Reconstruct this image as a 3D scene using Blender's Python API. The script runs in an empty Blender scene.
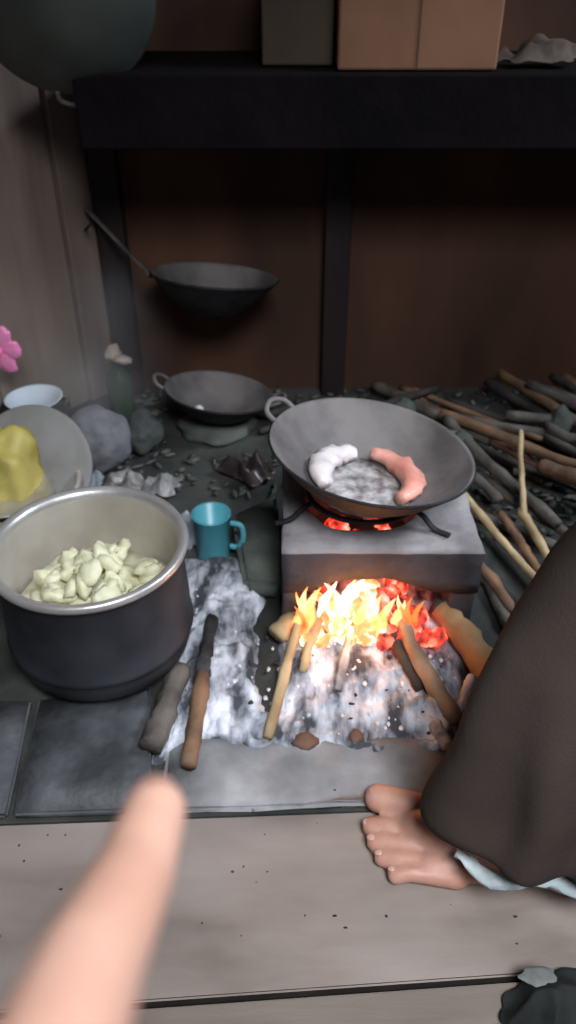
import bpy, bmesh, math, random
from mathutils import Vector, Matrix, noise, Quaternion
C = bpy.context.scene.collection
R = math.radians
PI = math.pi
random.seed(7)

# ------------------------------------------------------------------ camera, world, light
CAMZ, PITCH, FPX = 0.90, R(36), 804.0
cam_d = bpy.data.cameras.new('camera'); cam = bpy.data.objects.new('camera', cam_d); C.objects.link(cam)
cam.location = (0, 0, CAMZ); cam.rotation_euler = (R(90) - PITCH, 0, 0)
cam_d.sensor_fit = 'VERTICAL'; cam_d.sensor_height = 36; cam_d.lens = FPX / 1024 * 36
cam_d.clip_start = 0.01
cam_d.dof.use_dof = True; cam_d.dof.focus_distance = 0.82; cam_d.dof.aperture_fstop = 5.8
bpy.context.scene.camera = cam

sc = bpy.context.scene
sc.view_settings.view_transform = 'Standard'; sc.view_settings.look = 'None'
sc.view_settings.exposure = 0.0; sc.view_settings.gamma = 1; sc.view_settings.use_curve_mapping = False
w = bpy.data.worlds.new('world'); sc.world = w; w.use_nodes = True
w.node_tree.nodes['Background'].inputs[0].default_value = (0.62, 0.72, 1.0, 1)
w.node_tree.nodes['Background'].inputs[1].default_value = 0.10

def area(name, loc, target, sx, sy, power, col, spread=180):
    d = bpy.data.lights.new(name, 'AREA'); d.shape = 'RECTANGLE'; d.size = sx; d.size_y = sy
    d.energy = power; d.color = col; d.spread = R(spread)
    o = bpy.data.objects.new(name, d); C.objects.link(o); o.location = loc
    o.rotation_euler = (Vector(target) - Vector(loc)).to_track_quat('-Z', 'Y').to_euler()
    return o
# lamp added under the ceiling as daylight, and daylight through the right gap
area('added_overhead_light', (0.36, -0.45, 1.98), (0.14, 0.62, 0.0), 0.7, 0.7, 15, (0.92, 0.955, 1.0), 80)
area('window_daylight', (1.55, 1.05, 1.70), (-0.1, 0.85, 0.0), 0.5, 0.5, 9, (0.80, 0.88, 1.0), 90)
fl = bpy.data.lights.new('fire_light', 'POINT'); fl.energy = 0.9; fl.color = (1.0, 0.36, 0.10); fl.shadow_soft_size = 0.04
flo = bpy.data.objects.new('fire_light', fl); C.objects.link(flo); flo.location = (0.10, 0.86, 0.085)

# ------------------------------------------------------------------ placing: a viewing ray met with a plane
_F = Vector((0, math.cos(PITCH), -math.sin(PITCH))); _U = Vector((0, math.sin(PITCH), math.cos(PITCH)))
def ray(px, py): return _F + Vector(((px - 288) / FPX, 0, 0)) + _U * ((512 - py) / FPX)
def onz(px, py, z=0.0):
    d = ray(px, py); return Vector((0, 0, CAMZ)) + d * ((z - CAMZ) / d.z)
def ony(px, py, Y):
    d = ray(px, py); return Vector((0, 0, CAMZ)) + d * (Y / d.y)

# ------------------------------------------------------------------ materials
def mat(name, c1, c2=None, scale=12, rough=0.7, metal=0.0, bump=0.0, c3=None, detail=6, stretch=(1, 1, 1), emit=None, es=0, spec=0.5, lo=.35, hi=.65, bscale=None, coat=0, sss=0):
    m = bpy.data.materials.new(name); m.use_nodes = True
    nt = m.node_tree; b = nt.nodes['Principled BSDF']
    b.inputs['Roughness'].default_value = rough; b.inputs['Metallic'].default_value = metal
    b.inputs['Specular IOR Level'].default_value = spec
    b.inputs['Base Color'].default_value = (*c1, 1)
    if coat: b.inputs['Coat Weight'].default_value = coat
    if sss:
        b.inputs['Subsurface Weight'].default_value = sss; b.inputs['Subsurface Radius'].default_value = (1, .3, .15); b.inputs['Subsurface Scale'].default_value = .004
    tc = nt.nodes.new('ShaderNodeTexCoord'); mp = nt.nodes.new('ShaderNodeMapping')
    mp.inputs['Scale'].default_value = stretch
    nt.links.new(tc.outputs['Object'], mp.inputs[0])
    n = nt.nodes.new('ShaderNodeTexNoise'); n.inputs['Scale'].default_value = scale; n.inputs['Detail'].default_value = detail
    nt.links.new(mp.outputs[0], n.inputs['Vector'])
    if c2:
        r = nt.nodes.new('ShaderNodeValToRGB'); r.color_ramp.elements[0].position = lo; r.color_ramp.elements[1].position = hi
        r.color_ramp.elements[0].color = (*c1, 1); r.color_ramp.elements[1].color = (*c2, 1)
        if c3:
            e = r.color_ramp.elements.new((lo + hi) / 2); e.color = (*c3, 1)
        nt.links.new(n.outputs['Fac'], r.inputs[0]); nt.links.new(r.outputs[0], b.inputs['Base Color'])
    if bump:
        n2 = nt.nodes.new('ShaderNodeTexNoise'); n2.inputs['Scale'].default_value = bscale or scale * 3; n2.inputs['Detail'].default_value = 5
        nt.links.new(mp.outputs[0], n2.inputs['Vector'])
        bp = nt.nodes.new('ShaderNodeBump'); bp.inputs['Strength'].default_value = bump; bp.inputs['Distance'].default_value = 0.01
        nt.links.new(n2.outputs['Fac'], bp.inputs['Height']); nt.links.new(bp.outputs[0], b.inputs['Normal'])
    if emit:
        b.inputs['Emission Color'].default_value = (*emit, 1); b.inputs['Emission Strength'].default_value = es
    return m
M = {}
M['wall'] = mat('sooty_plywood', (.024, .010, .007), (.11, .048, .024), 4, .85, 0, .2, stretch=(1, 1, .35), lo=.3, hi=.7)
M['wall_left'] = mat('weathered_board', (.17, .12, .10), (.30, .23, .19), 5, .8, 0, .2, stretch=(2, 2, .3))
M['soot'] = mat('soot_black_wood', (.004, .003, .004), (.008, .005, .007), 10, .95, 0, .3, spec=.1)
M['post'] = mat('sooty_post', (.013, .007, .008), (.028, .015, .014), 10, .8, 0, .3, stretch=(1, 1, .2))
M['post_l'] = mat('weathered_post', (.10, .068, .055), (.16, .115, .095), 8, .8, 0, .3, stretch=(1, 1, .2))
M['dirt'] = mat('packed_sooty_earth', (.018, .020, .018), (.060, .062, .055), 9, .9, 0, .6)
M['board'] = mat('worn_floor_board', (.12, .092, .078), (.35, .295, .270), 5, .6, 0, .25, c3=(.265, .218, .195), stretch=(.55, 1.4, 1), detail=12, lo=.28, hi=.68)
M['board2'] = mat('worn_floor_board_dull', (.12, .095, .075), (.26, .215, .185), 8, .65, 0, .25, stretch=(.35, 1.6, 1), detail=9, lo=.25, hi=.75)
M['tile'] = mat('dark_slate', (.030, .034, .038), (.095, .100, .108), 14, .6, 0, .35, detail=9)
M['ledge'] = mat('ashy_concrete', (.14, .14, .145), (.46, .46, .48), 11, .85, 0, .4, c3=(.26, .26, .27), detail=10, lo=.3, hi=.75)
M['clay'] = mat('grey_clay', (.17, .155, .16), (.33, .31, .32), 14, .85, 0, .5, detail=8)
M['clay_dark'] = mat('smoked_clay', (.020, .019, .024), (.060, .056, .066), 14, .85, 0, .5, detail=8)
M['stone'] = mat('grey_green_stone', (.050, .062, .052), (.115, .130, .112), 12, .85, 0, .5)
M['iron'] = mat('black_iron', (.010, .010, .012), (.026, .025, .028), 25, .7, .1, .25, spec=.3)
M['iron_in'] = mat('greyed_iron', (.085, .076, .074), (.19, .17, .165), 12, .7, .1, .15, detail=8)
M['wok_grey'] = mat('dull_wok_steel', (.050, .058, .052), (.080, .092, .082), 6, .38, .3, .06)
M['alu'] = mat('worn_aluminium', (.42, .38, .335), (.60, .56, .50), 9, .5, .35, .06, detail=8)
M['alu_lip'] = mat('aluminium_lip', (.44, .42, .41), (.62, .60, .58), 14, .35, .6, .06)
M['pot_soot'] = mat('pot_soot', (.010, .011, .015), (.038, .041, .052), 7, .5, .1, .18, detail=8)
M['food'] = mat('pale_cassava', (.58, .56, .36), (.80, .78, .58), 30, .6, 0, .2)
M['ash'] = mat('wood_ash', (.055, .06, .075), (.74, .77, .86), 34, .95, 0, .8, c3=(.40, .42, .48), detail=12, lo=.38, hi=.63, bscale=90, stretch=(1, .38, 1))
M['ash_flake'] = mat('ash_flake', (.60, .61, .64), (.85, .86, .90), 40, .95)
M['charcoal'] = mat('charcoal', (.012, .012, .013), (.05, .05, .055), 30, .8, 0, .5)
M['wood_pale'] = mat('pale_firewood', (.30, .205, .105), (.56, .42, .24), 14, .7, 0, .35, stretch=(1, 1, 1))
M['wood_brown'] = mat('brown_firewood', (.10, .055, .032), (.25, .14, .08), 16, .7, 0, .4)
M['wood_orange'] = mat('orange_brown_firewood', (.26, .15, .07), (.46, .29, .14), 14, .7, 0, .35)
M['wood_tan'] = mat('tan_firewood', (.17, .11, .07), (.38, .27, .18), 14, .8, 0, .35)
M['wood_grey'] = mat('grey_firewood', (.050, .042, .036), (.150, .130, .112), 16, .8, 0, .5)
M['wood_dark'] = mat('dark_firewood', (.016, .014, .012), (.055, .045, .038), 16, .8, 0, .5)
M['ash_wood'] = mat('ash_covered_wood', (.22, .20, .19), (.62, .60, .60), 26, .9, 0, .6)
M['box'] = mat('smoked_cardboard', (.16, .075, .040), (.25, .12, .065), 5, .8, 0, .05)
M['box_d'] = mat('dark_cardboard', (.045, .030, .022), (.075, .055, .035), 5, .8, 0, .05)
M['cup'] = mat('turquoise_plastic', (.08, .34, .42), (.11, .42, .50), 8, .35, 0, 0)
M['yellow'] = mat('yellow_plastic', (.40, .32, .07), (.54, .45, .13), 8, .5, 0, .1)
M['pink'] = mat('pink_plastic', (.95, .22, .50), (.98, .34, .60), 20, .4, 0, 0)
M['white'] = mat('white_enamel', (.55, .64, .72), (.72, .79, .84), 10, .3, 0, 0)
M['plastic'] = mat('clear_grey_plastic', (.30, .30, .30), (.55, .54, .54), 16, .25, 0, .1)
M['plastic_b'] = mat('brownish_plastic', (.06, .045, .045), (.17, .13, .13), 16, .18, 0, .1, coat=.6)
M['plastic_w'] = mat('bluish_plastic', (.40, .46, .52), (.58, .64, .70), 16, .3, 0, .1)
M['sack'] = mat('grey_sackcloth', (.13, .13, .145), (.21, .21, .23), 30, .9, 0, .3)
M['bottle'] = mat('green_glass', (.018, .045, .024), (.03, .065, .035), 8, .2, 0, 0)
M['cream'] = mat('cream_rag', (.38, .30, .25), (.58, .48, .42), 20, .8, 0, .2)
M['meat'] = mat('pink_meat', (.62, .24, .18), (.80, .38, .30), 24, .35, 0, .2, coat=.3)
M['fat'] = mat('pale_fat', (.62, .55, .54), (.82, .75, .74), 24, .35, 0, .2, coat=.3)
M['stew'] = mat('grey_stew', (.16, .14, .14), (.55, .52, .52), 50, .25, 0, .5, coat=.5)
M['skin'] = mat('skin', (.47, .235, .170), (.60, .34, .265), 18, .5, 0, .08, sss=.15)
M['skin_f'] = mat('finger_skin', (.62, .33, .24), (.74, .44, .34), 22, .45, 0, .06, bscale=120, sss=.2)
M['nail'] = mat('nail', (.58, .33, .26), (.66, .41, .33), 22, .3, 0, 0)
M['trouser'] = mat('brown_trouser_cloth', (.040, .030, .026), (.058, .044, .038), 6, .95, 0, .1, bscale=260, spec=.1)
M['shirt'] = mat('dark_shirt_cloth', (.05, .06, .08), (.08, .09, .12), 6, .9, 0, .15, bscale=260)
M['hem'] = mat('pale_hem', (.30, .36, .38), (.55, .60, .62), 26, .85, 0, .3)
M['hair'] = mat('black_hair', (.010, .008, .007), (.02, .017, .015), 60, .6)
M['eye'] = mat('eye_white', (.7, .68, .65)); M['cloth_dark'] = mat('dark_rag', (.016, .018, .018), (.06, .07, .066), 14, .85, 0, .3)
M['cloth_pale'] = mat('pale_rag', (.22, .24, .235), (.36, .38, .37), 14, .85, 0, .3)

def emis(name, stops, strength, scale=25, base=(.02, .02, .02), vcoord=False):
    m = bpy.data.materials.new(name); m.use_nodes = True; nt = m.node_tree; b = nt.nodes['Principled BSDF']
    b.inputs['Base Color'].default_value = (*base, 1); b.inputs['Roughness'].default_value = .9
    tc = nt.nodes.new('ShaderNodeTexCoord'); n = nt.nodes.new('ShaderNodeTexNoise'); n.inputs['Scale'].default_value = scale; n.inputs['Detail'].default_value = 5
    nt.links.new(tc.outputs['Object'], n.inputs['Vector'])
    r = nt.nodes.new('ShaderNodeValToRGB'); cr = r.color_ramp
    while len(cr.elements) < len(stops): cr.elements.new(.5)
    for e, (p, c) in zip(cr.elements, stops): e.position = p; e.color = (*c, 1)
    nt.links.new(n.outputs['Fac'], r.inputs[0]); nt.links.new(r.outputs[0], b.inputs['Emission Color'])
    b.inputs['Emission Strength'].default_value = strength
    return m
M['coal'] = emis('glowing_coal', [(.36, (.01, .003, .004)), (.47, (.60, .030, .012)), (.58, (1.0, .16, .09)), (.72, (1.0, .5, .45))], 2.2, 30)
M['coal_hot'] = emis('white_hot_coal', [(.30, (.9, .06, .02)), (.46, (1.0, .30, .10)), (.62, (1.0, .85, .62))], 2.4, 22)
M['flame'] = emis('flame', [(.34, (1.0, .16, .02)), (.48, (1.0, .36, .10)), (.62, (1.0, .72, .45))], 3.2, 18)
M['flame_h'] = emis('flame_hot', [(.34, (1.0, .50, .22)), (.48, (1.0, .80, .60)), (.62, (1.0, .95, .85))], 3.0, 20)
M['flame_o'] = emis('flame_orange', [(.3, (.9, .06, .01)), (.6, (1.0, .30, .05))], 1.6, 20)

# ------------------------------------------------------------------ object helpers
def link(name, me, m=None, parent=None, smooth=True):
    o = bpy.data.objects.new(name, me); C.objects.link(o)
    for mm in (m if isinstance(m, (list, tuple)) else [m] if m else []): me.materials.append(mm)
    if parent: o.parent = parent
    if smooth:
        for p in me.polygons: p.use_smooth = True
    return o
def fin(name, bm, m=None, parent=None, smooth=True):
    bmesh.ops.recalc_face_normals(bm, faces=bm.faces)
    me = bpy.data.meshes.new(name); bm.to_mesh(me); bm.free()
    return link(name, me, m, parent, smooth)
def tag(o, label, cat, group=None, kind=None):
    o['label'] = label; o['category'] = cat
    if group: o['group'] = group
    if kind: o['kind'] = kind
    return o
def empty(name, loc, label, cat, group=None):
    o = bpy.data.objects.new(name, None); C.objects.link(o); o.location = loc; o.empty_display_size = .03
    return tag(o, label, cat, group)
def local(o, parent):
    """geometry written in world coordinates, parent an unrotated empty"""
    o.parent = parent; o.location = -parent.location if o.location.length == 0 else o.location - parent.location
    return o
def origin(o, p):
    """move the object's origin to p without moving its geometry"""
    p = Vector(p); o.data.transform(Matrix.Translation(-p)); o.location = p; return o
def struct(o): o['kind'] = 'structure'; return o
def boxbm(bm, lo, hi, bevel=0, seg=2):
    r = bmesh.ops.create_cube(bm, size=1)['verts']
    for v in r: v.co = Vector([(lo[i] + hi[i]) / 2 + v.co[i] * (hi[i] - lo[i]) for i in range(3)])
    if bevel: bmesh.ops.bevel(bm, geom=list({e for v in r for e in v.link_edges}), offset=bevel, segments=seg, affect='EDGES', profile=.5)
def rough_up(bm, amp, freq, seed=0, cuts=0):
    if cuts: bmesh.ops.subdivide_edges(bm, edges=bm.edges[:], cuts=cuts, use_grid_fill=True)
    bm.normal_update(); off = Vector((seed * 3.1, seed * 1.7, seed * 2.3))
    for v in bm.verts:
        v.co = v.co + v.normal * amp * noise.noise(v.co * freq + off)
def prism(pts, z0, z1, bevel=.003, cuts=0, amp=0, freq=10):
    bm = bmesh.new(); a = [bm.verts.new((p[0], p[1], z0)) for p in pts]; b = [bm.verts.new((p[0], p[1], z1)) for p in pts]
    n = len(pts); bm.faces.new(a[::-1]); bm.faces.new(b)
    for i in range(n): bm.faces.new((a[i], a[(i + 1) % n], b[(i + 1) % n], b[i]))
    if bevel: bmesh.ops.bevel(bm, geom=bm.edges[:], offset=bevel, segments=2, affect='EDGES')
    if cuts: rough_up(bm, amp, freq, 1, cuts)
    return bm
def lathe(bm, prof, n=48, mi=None, wob=0):
    rings = []
    for r, z in prof:
        if r < 1e-6: rings.append([bm.verts.new((0, 0, z))])
        else: rings.append([bm.verts.new((r * (1 + wob * math.sin(3 * a * 2 * PI / n)) * math.cos(2 * PI * a / n), r * math.sin(2 * PI * a / n), z)) for a in range(n)])
    for k in range(len(rings) - 1):
        A, B = rings[k], rings[k + 1]
        for i in range(n):
            j = (i + 1) % n
            if len(A) == 1 and len(B) == 1: continue
            if len(A) == 1: f = bm.faces.new((A[0], B[i], B[j]))
            elif len(B) == 1: f = bm.faces.new((A[i], B[0], A[j]))
            else: f = bm.faces.new((A[i], B[i], B[j], A[j]))
            if mi: f.material_index = mi[k]
    return bm
def tube(bm, pts, rad, n=10, rough=0, seed=0, flat=1.0):
    pts = [Vector(p) for p in pts]; rings = []; N = len(pts)
    if not isinstance(rad, (list, tuple)): rad = [rad] * N
    t0 = (pts[1] - pts[0]).normalized(); up = Vector((0, 0, 1)) if abs(t0.z) < .9 else Vector((1, 0, 0))
    u = t0.cross(up).normalized()
    for i, p in enumerate(pts):
        t = (pts[min(i + 1, N - 1)] - pts[max(i - 1, 0)]).normalized()
        u = (u - t * u.dot(t)).normalized(); v = t.cross(u)
        ring = []
        for k in range(n):
            a = 2 * PI * k / n; rr = rad[i] * (1 + rough * noise.noise(Vector((math.cos(a) * 1.3, math.sin(a) * 1.3, i * .7 + seed * 5.3))))
            ring.append(bm.verts.new(p + u * math.cos(a) * rr + v * math.sin(a) * rr * flat))
        rings.append(ring)
    for A, B in zip(rings, rings[1:]):
        for k in range(n): bm.faces.new((A[k], A[(k + 1) % n], B[(k + 1) % n], B[k]))
    bm.faces.new(rings[0][::-1]); bm.faces.new(rings[-1])
def spline(pts, k=6):
    P = [Vector(p) for p in pts]; out = []
    for i in range(len(P) - 1):
        a, b, c, d = P[max(i - 1, 0)], P[i], P[i + 1], P[min(i + 2, len(P) - 1)]
        for s in range(k):
            t = s / k
            out.append(.5 * ((2 * b) + (-a + c) * t + (2 * a - 5 * b + 4 * c - d) * t * t + (-a + 3 * b - 3 * c + d) * t ** 3))
    out.append(P[-1]); return out
def lump(name, loc, size, m, seed=0, amp=.3, sub=3, freq=1.6, rot=(0, 0, 0), parent=None, ridged=False):
    bm = bmesh.new(); bmesh.ops.create_icosphere(bm, subdivisions=sub, radius=1)
    off = Vector((seed * 7.3, seed * 2.9, seed * 5.1))
    for v in bm.verts:
        n = noise.noise(v.co * freq + off)
        n += .5 * noise.noise(v.co * freq * 2.3 + off)
        if ridged: n = .6 - abs(n) * 2.2
        v.co = v.co * (1 + amp * n)
        v.co = Vector((v.co.x * size[0], v.co.y * size[1], v.co.z * size[2]))
    o = fin(name, bm, m, parent); o.location = loc; o.rotation_euler = rot
    return o
def sheet(name, loc, sx, sy, h, m, seed=0, n=36, freq=9, rot=(0, 0, 0), parent=None, thick=.0012, dome=0, edge=.25):
    """crumpled film or cloth, with folds and a torn outline"""
    bm = bmesh.new(); off = Vector((seed * 3.7, seed * 1.9, seed)); g = {}
    for i in range(n + 1):
        for j in range(n + 1):
            x = (i / n - .5) * 2; y = (j / n - .5) * 2
            rr = max(abs(x), abs(y)); rn = math.hypot(x, y)
            if rn > 1e-6:
                k = rr / rn; x *= k; y *= k
            e = 1 + edge * noise.noise(Vector((x * 1.7, y * 1.7, 3)) + off)
            X = x * sx * e; Y = y * sy * e
            f = 1 - abs(noise.noise(Vector((X, Y, 0)) * freq + off)) * 2.4 + .35 * noise.noise(Vector((X, Y, 1)) * freq * 2.6 + off)
            z = h * max(0, .55 + .45 * f) * (1 - .65 * rr ** 3) + dome * (1 - rr * rr)
            g[i, j] = bm.verts.new((X, Y, max(z, .001)))
    for i in range(n):
        for j in range(n): bm.faces.new((g[i, j], g[i + 1, j], g[i + 1, j + 1], g[i, j + 1]))
    bmesh.ops.solidify(bm, geom=bm.faces[:], thickness=thick)
    o = fin(name, bm, m, parent); o.location = loc; o.rotation_euler = rot; return o
def remesh(o, vox, smooth=6):
    md = o.modifiers.new('remesh', 'REMESH'); md.mode = 'VOXEL'; md.voxel_size = vox; md.use_smooth_shade = True
    s = o.modifiers.new('smooth', 'SMOOTH'); s.factor = .5; s.iterations = smooth
    dg = bpy.context.evaluated_depsgraph_get(); ev = o.evaluated_get(dg)
    me = bpy.data.meshes.new_from_object(ev); o.modifiers.clear(); old = o.data; o.data = me
    if not me.materials:
        for mm in old.materials: me.materials.append(mm)
    for p in me.polygons: p.use_smooth = True
    return o
def ball(bm, c, r, rot=None):
    r = (r, r, r) if isinstance(r, (int, float)) else r
    vs = bmesh.ops.create_uvsphere(bm, u_segments=20, v_segments=14, radius=1)['verts']
    for v in vs:
        q = Vector((v.co.x * r[0], v.co.y * r[1], v.co.z * r[2]))
        if rot: q.rotate(rot)
        v.co = q + Vector(c)
def limb(bm, pts, rad):
    """tapered solid through joints, balls at the joints"""
    for i in range(len(pts) - 1):
        tube(bm, [Vector(pts[i]).lerp(Vector(pts[i + 1]), t) for t in (0, .33, .66, 1)], [rad[i] + (rad[i + 1] - rad[i]) * t for t in (0, .33, .66, 1)], 18)
    for p, r in zip(pts, rad): ball(bm, p, r)

# ------------------------------------------------------------------ the setting
WY = 1.75                                   # back wall plane
cx, cy = -0.42, WY                          # corner; the left wall runs obliquely towards the viewer
lx, ly = -1.45, 0.40
o = fin('floor', prism([(-2.2, .5045), (2.2, .6845), (2.2, 2.0), (-2.2, 2.0)], -.06, 0, 0), M['dirt'], smooth=False); struct(o)
bm = bmesh.new(); boxbm(bm, (-2.2, -1.6, -.12), (2.2, .70, -.0605)); struct(fin('floor', bm, M['dirt'], smooth=False))
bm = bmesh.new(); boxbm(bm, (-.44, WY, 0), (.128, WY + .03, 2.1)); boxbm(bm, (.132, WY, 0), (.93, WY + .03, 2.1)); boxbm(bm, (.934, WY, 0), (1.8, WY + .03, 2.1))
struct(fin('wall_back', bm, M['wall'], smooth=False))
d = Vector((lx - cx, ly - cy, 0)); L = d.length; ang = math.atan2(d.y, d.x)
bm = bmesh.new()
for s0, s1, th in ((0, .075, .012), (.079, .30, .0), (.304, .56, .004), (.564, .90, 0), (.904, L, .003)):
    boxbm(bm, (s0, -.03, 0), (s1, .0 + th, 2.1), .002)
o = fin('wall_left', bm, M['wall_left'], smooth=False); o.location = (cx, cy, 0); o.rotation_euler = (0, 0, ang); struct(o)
bm = bmesh.new(); boxbm(bm, (-2.2, -1.6, 2.1), (2.2, 2.0, 2.14)); struct(fin('ceiling', bm, M['soot'], smooth=False))
bm = bmesh.new(); boxbm(bm, (1.8, .3, 0), (1.84, 1.78, 1.1)); boxbm(bm, (1.8, -1.3, 0), (1.84, .3, 2.1)); boxbm(bm, (1.8, .3, 1.9), (1.84, 1.78, 2.1))
struct(fin('wall_right', bm, M['wall_left'], smooth=False))
bm = bmesh.new(); boxbm(bm, (-2.2, -1.45, 0), (.1, -1.41, 2.1)); boxbm(bm, (1.3, -1.45, 0), (1.84, -1.41, 2.1)); boxbm(bm, (.1, -1.45, 2.05), (1.3, -1.41, 2.1))
struct(fin('wall_front', bm, M['wall_left'], smooth=False))
# upright posts on the wall
bm = bmesh.new(); boxbm(bm, (.078, WY - .045, 0), (.132, WY - .001, 2.09), .004); rough_up(bm, .004, 20, 2, 3); struct(fin('trim_1', bm, M['post']))
bm = bmesh.new(); boxbm(bm, (-.40, WY - .04, 0), (-.345, WY - .001, 2.09), .004); rough_up(bm, .004, 20, 2, 3); struct(fin('trim_2', bm, M['post']))

# ------------------------------------------------------------------ floor boards, slate, hearth ledge
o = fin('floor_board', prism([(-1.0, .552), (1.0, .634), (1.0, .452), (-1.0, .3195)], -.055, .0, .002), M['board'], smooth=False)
o.data.materials.append(mat('shaded_board_edge', (.012, .008, .007), (.03, .02, .016), 20, .9))  # near edge coloured dark, shade of the board gap painted in
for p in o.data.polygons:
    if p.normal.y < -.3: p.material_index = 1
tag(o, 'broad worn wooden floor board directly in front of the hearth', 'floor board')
o = fin('floor_board', prism([(-1.0, .3125), (1.0, .4465), (1.0, .15), (-1.0, .10)], -.055, -.0005, .002), M['board2'], smooth=False)
tag(o, 'dull wooden floor board behind the thin dark gap at the bottom', 'floor board')
o = fin('floor_board', prism([(-1.0, .095), (1.0, .145), (1.0, -.25), (-1.0, -.25)], -.055, -.004, .004), M['board2'], smooth=False)
tag(o, 'floor board nearest the viewer, below the bottom edge', 'floor board')
def corners(*ps): return [tuple(onz(a, b).xy) for a, b in ps]
o = fin('slate_slab', prism(corners((14, 820), (40, 704), (150, 690), (153, 815)), 0, .012, .003, 3, .003, 16), M['tile'])
tag(o, 'dark square slate slab in front of the large sooty pot', 'slab')
o = fin('slate_slab', prism(corners((-90, 824), (-60, 704), (33, 704), (8, 820)), 0, .010, .003, 3, .003, 16), M['tile'])
tag(o, 'dark slate slab cut by the left edge of the photo', 'slab')
o = fin('hearth_ledge', prism(corners((157, 815), (170, 742), (470, 742), (480, 806)), 0, .010, .005, 6, .006, 14), M['ledge'])
tag(o, 'ash-dusted grey concrete ledge along the front of the fire', 'ledge')

# ash bed
bm = bmesh.new(); nx, ny = 110, 90; g = {}
x0, x1, y0, y1 = -.185, .27, .655, 1.10
for i in range(nx + 1):
    for j in range(ny + 1):
        x = x0 + (x1 - x0) * i / nx; y = y0 + (y1 - y0) * j / ny
        e = min(i, nx - i) / 8; e2 = min(j, ny - j) / 6; yy = y - .676 - .030 * noise.noise(Vector((x * 14, 3.3, 0))) - .010 * noise.noise(Vector((x * 50, y * 50, 0)))
        f = max(0, min(1, e, e2, yy / .02))
        q = Vector((x, y, 0))
        h = .014 + .022 * math.exp(-((x - .10) ** 2 + (y - .86) ** 2) / .010) + .010 * math.exp(-((x + .11) ** 2) / .002)
        h -= .036 * math.exp(-((x + .030 + .02 * noise.noise(q * 12)) ** 2) / .0005) * min(1, max(0, (y - .74) / .05))
        h += .012 * noise.noise(q * 22) + .007 * noise.noise(q * 60) + .004 * noise.noise(q * 130)
        g[i, j] = bm.verts.new((x, y, (h if h < 0 else max(.002, h)) * f + (.0005 if f > 0 else -.004)))
for i in range(nx):
    for j in range(ny): bm.faces.new((g[i, j], g[i + 1, j], g[i + 1, j + 1], g[i, j + 1]))
o = fin('ash_bed', bm, M['ash']); tag(o, 'bluish white wood ash spread over the hearth under the fire', 'ash', kind='stuff')
# loose ash clinkers: uncountable crumbs
bm = bmesh.new()
for k in range(260):
    x = random.uniform(-.17, .25); y = random.uniform(.70, 1.0)
    if -.065 < x < -.01 and random.random() < .8: continue
    s = random.uniform(.0012, .0034)
    vs = bmesh.ops.create_icosphere(bm, subdivisions=1, radius=s)['verts']
    hz = .014 + .022 * math.exp(-((x - .10) ** 2 + (y - .86) ** 2) / .010)
    for v in vs: v.co = Vector((v.co.x * random.uniform(.7, 1.5), v.co.y * random.uniform(.9, 2.2), v.co.z * .6)) + Vector((x, y, hz + .002))
tag(fin('ash_crumbs', bm, M['ash_flake']), 'small white crumbs of ash scattered over the ash bed', 'ash', kind='stuff')
bm = bmesh.new()
for k in range(80):
    x = random.uniform(-.17, .25); y = random.uniform(.70, .98)
    s = random.uniform(.0015, .004)
    vs = bmesh.ops.create_icosphere(bm, subdivisions=1, radius=s)['verts']
    hz = .014 + .022 * math.exp(-((x - .10) ** 2 + (y - .86) ** 2) / .010)
    for v in vs: v.co = Vector((v.co.x * random.uniform(.5, 1.7), v.co.y * random.uniform(.5, 1.7), v.co.z * .6)) + Vector((x, y, hz + .001))
tag(fin('charcoal_crumbs', bm, M['charcoal']), 'black charcoal crumbs scattered through the ash bed', 'charcoal', kind='stuff')

bm = bmesh.new(); rnd = random.Random(9)
for k in range(46):
    x = rnd.uniform(-.33, .33); y = rnd.uniform(.42, .68)
    if y > .585 and not -.15 < x < .2: continue
    zz = .0105 if y > .6 else .0008
    s_ = rnd.uniform(.0007, .0021); vs = bmesh.ops.create_icosphere(bm, subdivisions=1, radius=s_)['verts']
    ex = rnd.uniform(.6, 2)
    for v in vs: v.co = Vector((v.co.x * ex, v.co.y, v.co.z * .35)) + Vector((x, y, zz))
tag(fin('charcoal_dust', bm, M['charcoal']), 'dark charcoal specks sprinkled on the ledge and the front floor board', 'charcoal', kind='stuff')
# ------------------------------------------------------------------ clay stove
st = empty('clay_stove', (.138, 1.02, 0), 'grey clay stove block with a round fire hole, under the wok', 'stove')
SX0, SX1, SY0, SY1, SZ0, SZ1 = -.008, .282, .90, 1.20, .098, .178
hc = Vector((.115, 1.035)); hr = .088; n = 64
bm = bmesh.new(); rings = []
def rectpt(a):
    dx, dy = math.cos(a), math.sin(a); t = 9
    for lim, dd, c in ((SX1, dx, hc.x), (SX0, dx, hc.x), (SY1, dy, hc.y), (SY0, dy, hc.y)):
        if abs(dd) > 1e-9 and (lim - c) / dd > 0: t = min(t, (lim - c) / dd)
    return hc + Vector((dx, dy)) * t
angs = [2 * PI * k / n for k in range(n)]
for q in ((SX0, SY0), (SX1, SY0), (SX1, SY1), (SX0, SY1)):
    a = math.atan2(q[1] - hc.y, q[0] - hc.x) % (2 * PI); k = min(range(n), key=lambda i: abs(angs[i] - a)); angs[k] = a
def ringv(rf, z):
    return [bm.verts.new((*(hc + (Vector((math.cos(a), math.sin(a))) * hr).lerp(rectpt(a) - hc, rf)), z)) for a in angs]
RR = [ringv(f, z) for f, z in ((1, SZ0), (1, SZ0 + .02), (1, SZ0 + .05), (1, SZ1 - .006), (.96, SZ1), (.7, SZ1), (.4, SZ1), (.06, SZ1), (0, SZ1 - .005), (0, SZ0), (.3, SZ0), (.7, SZ0))]
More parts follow.
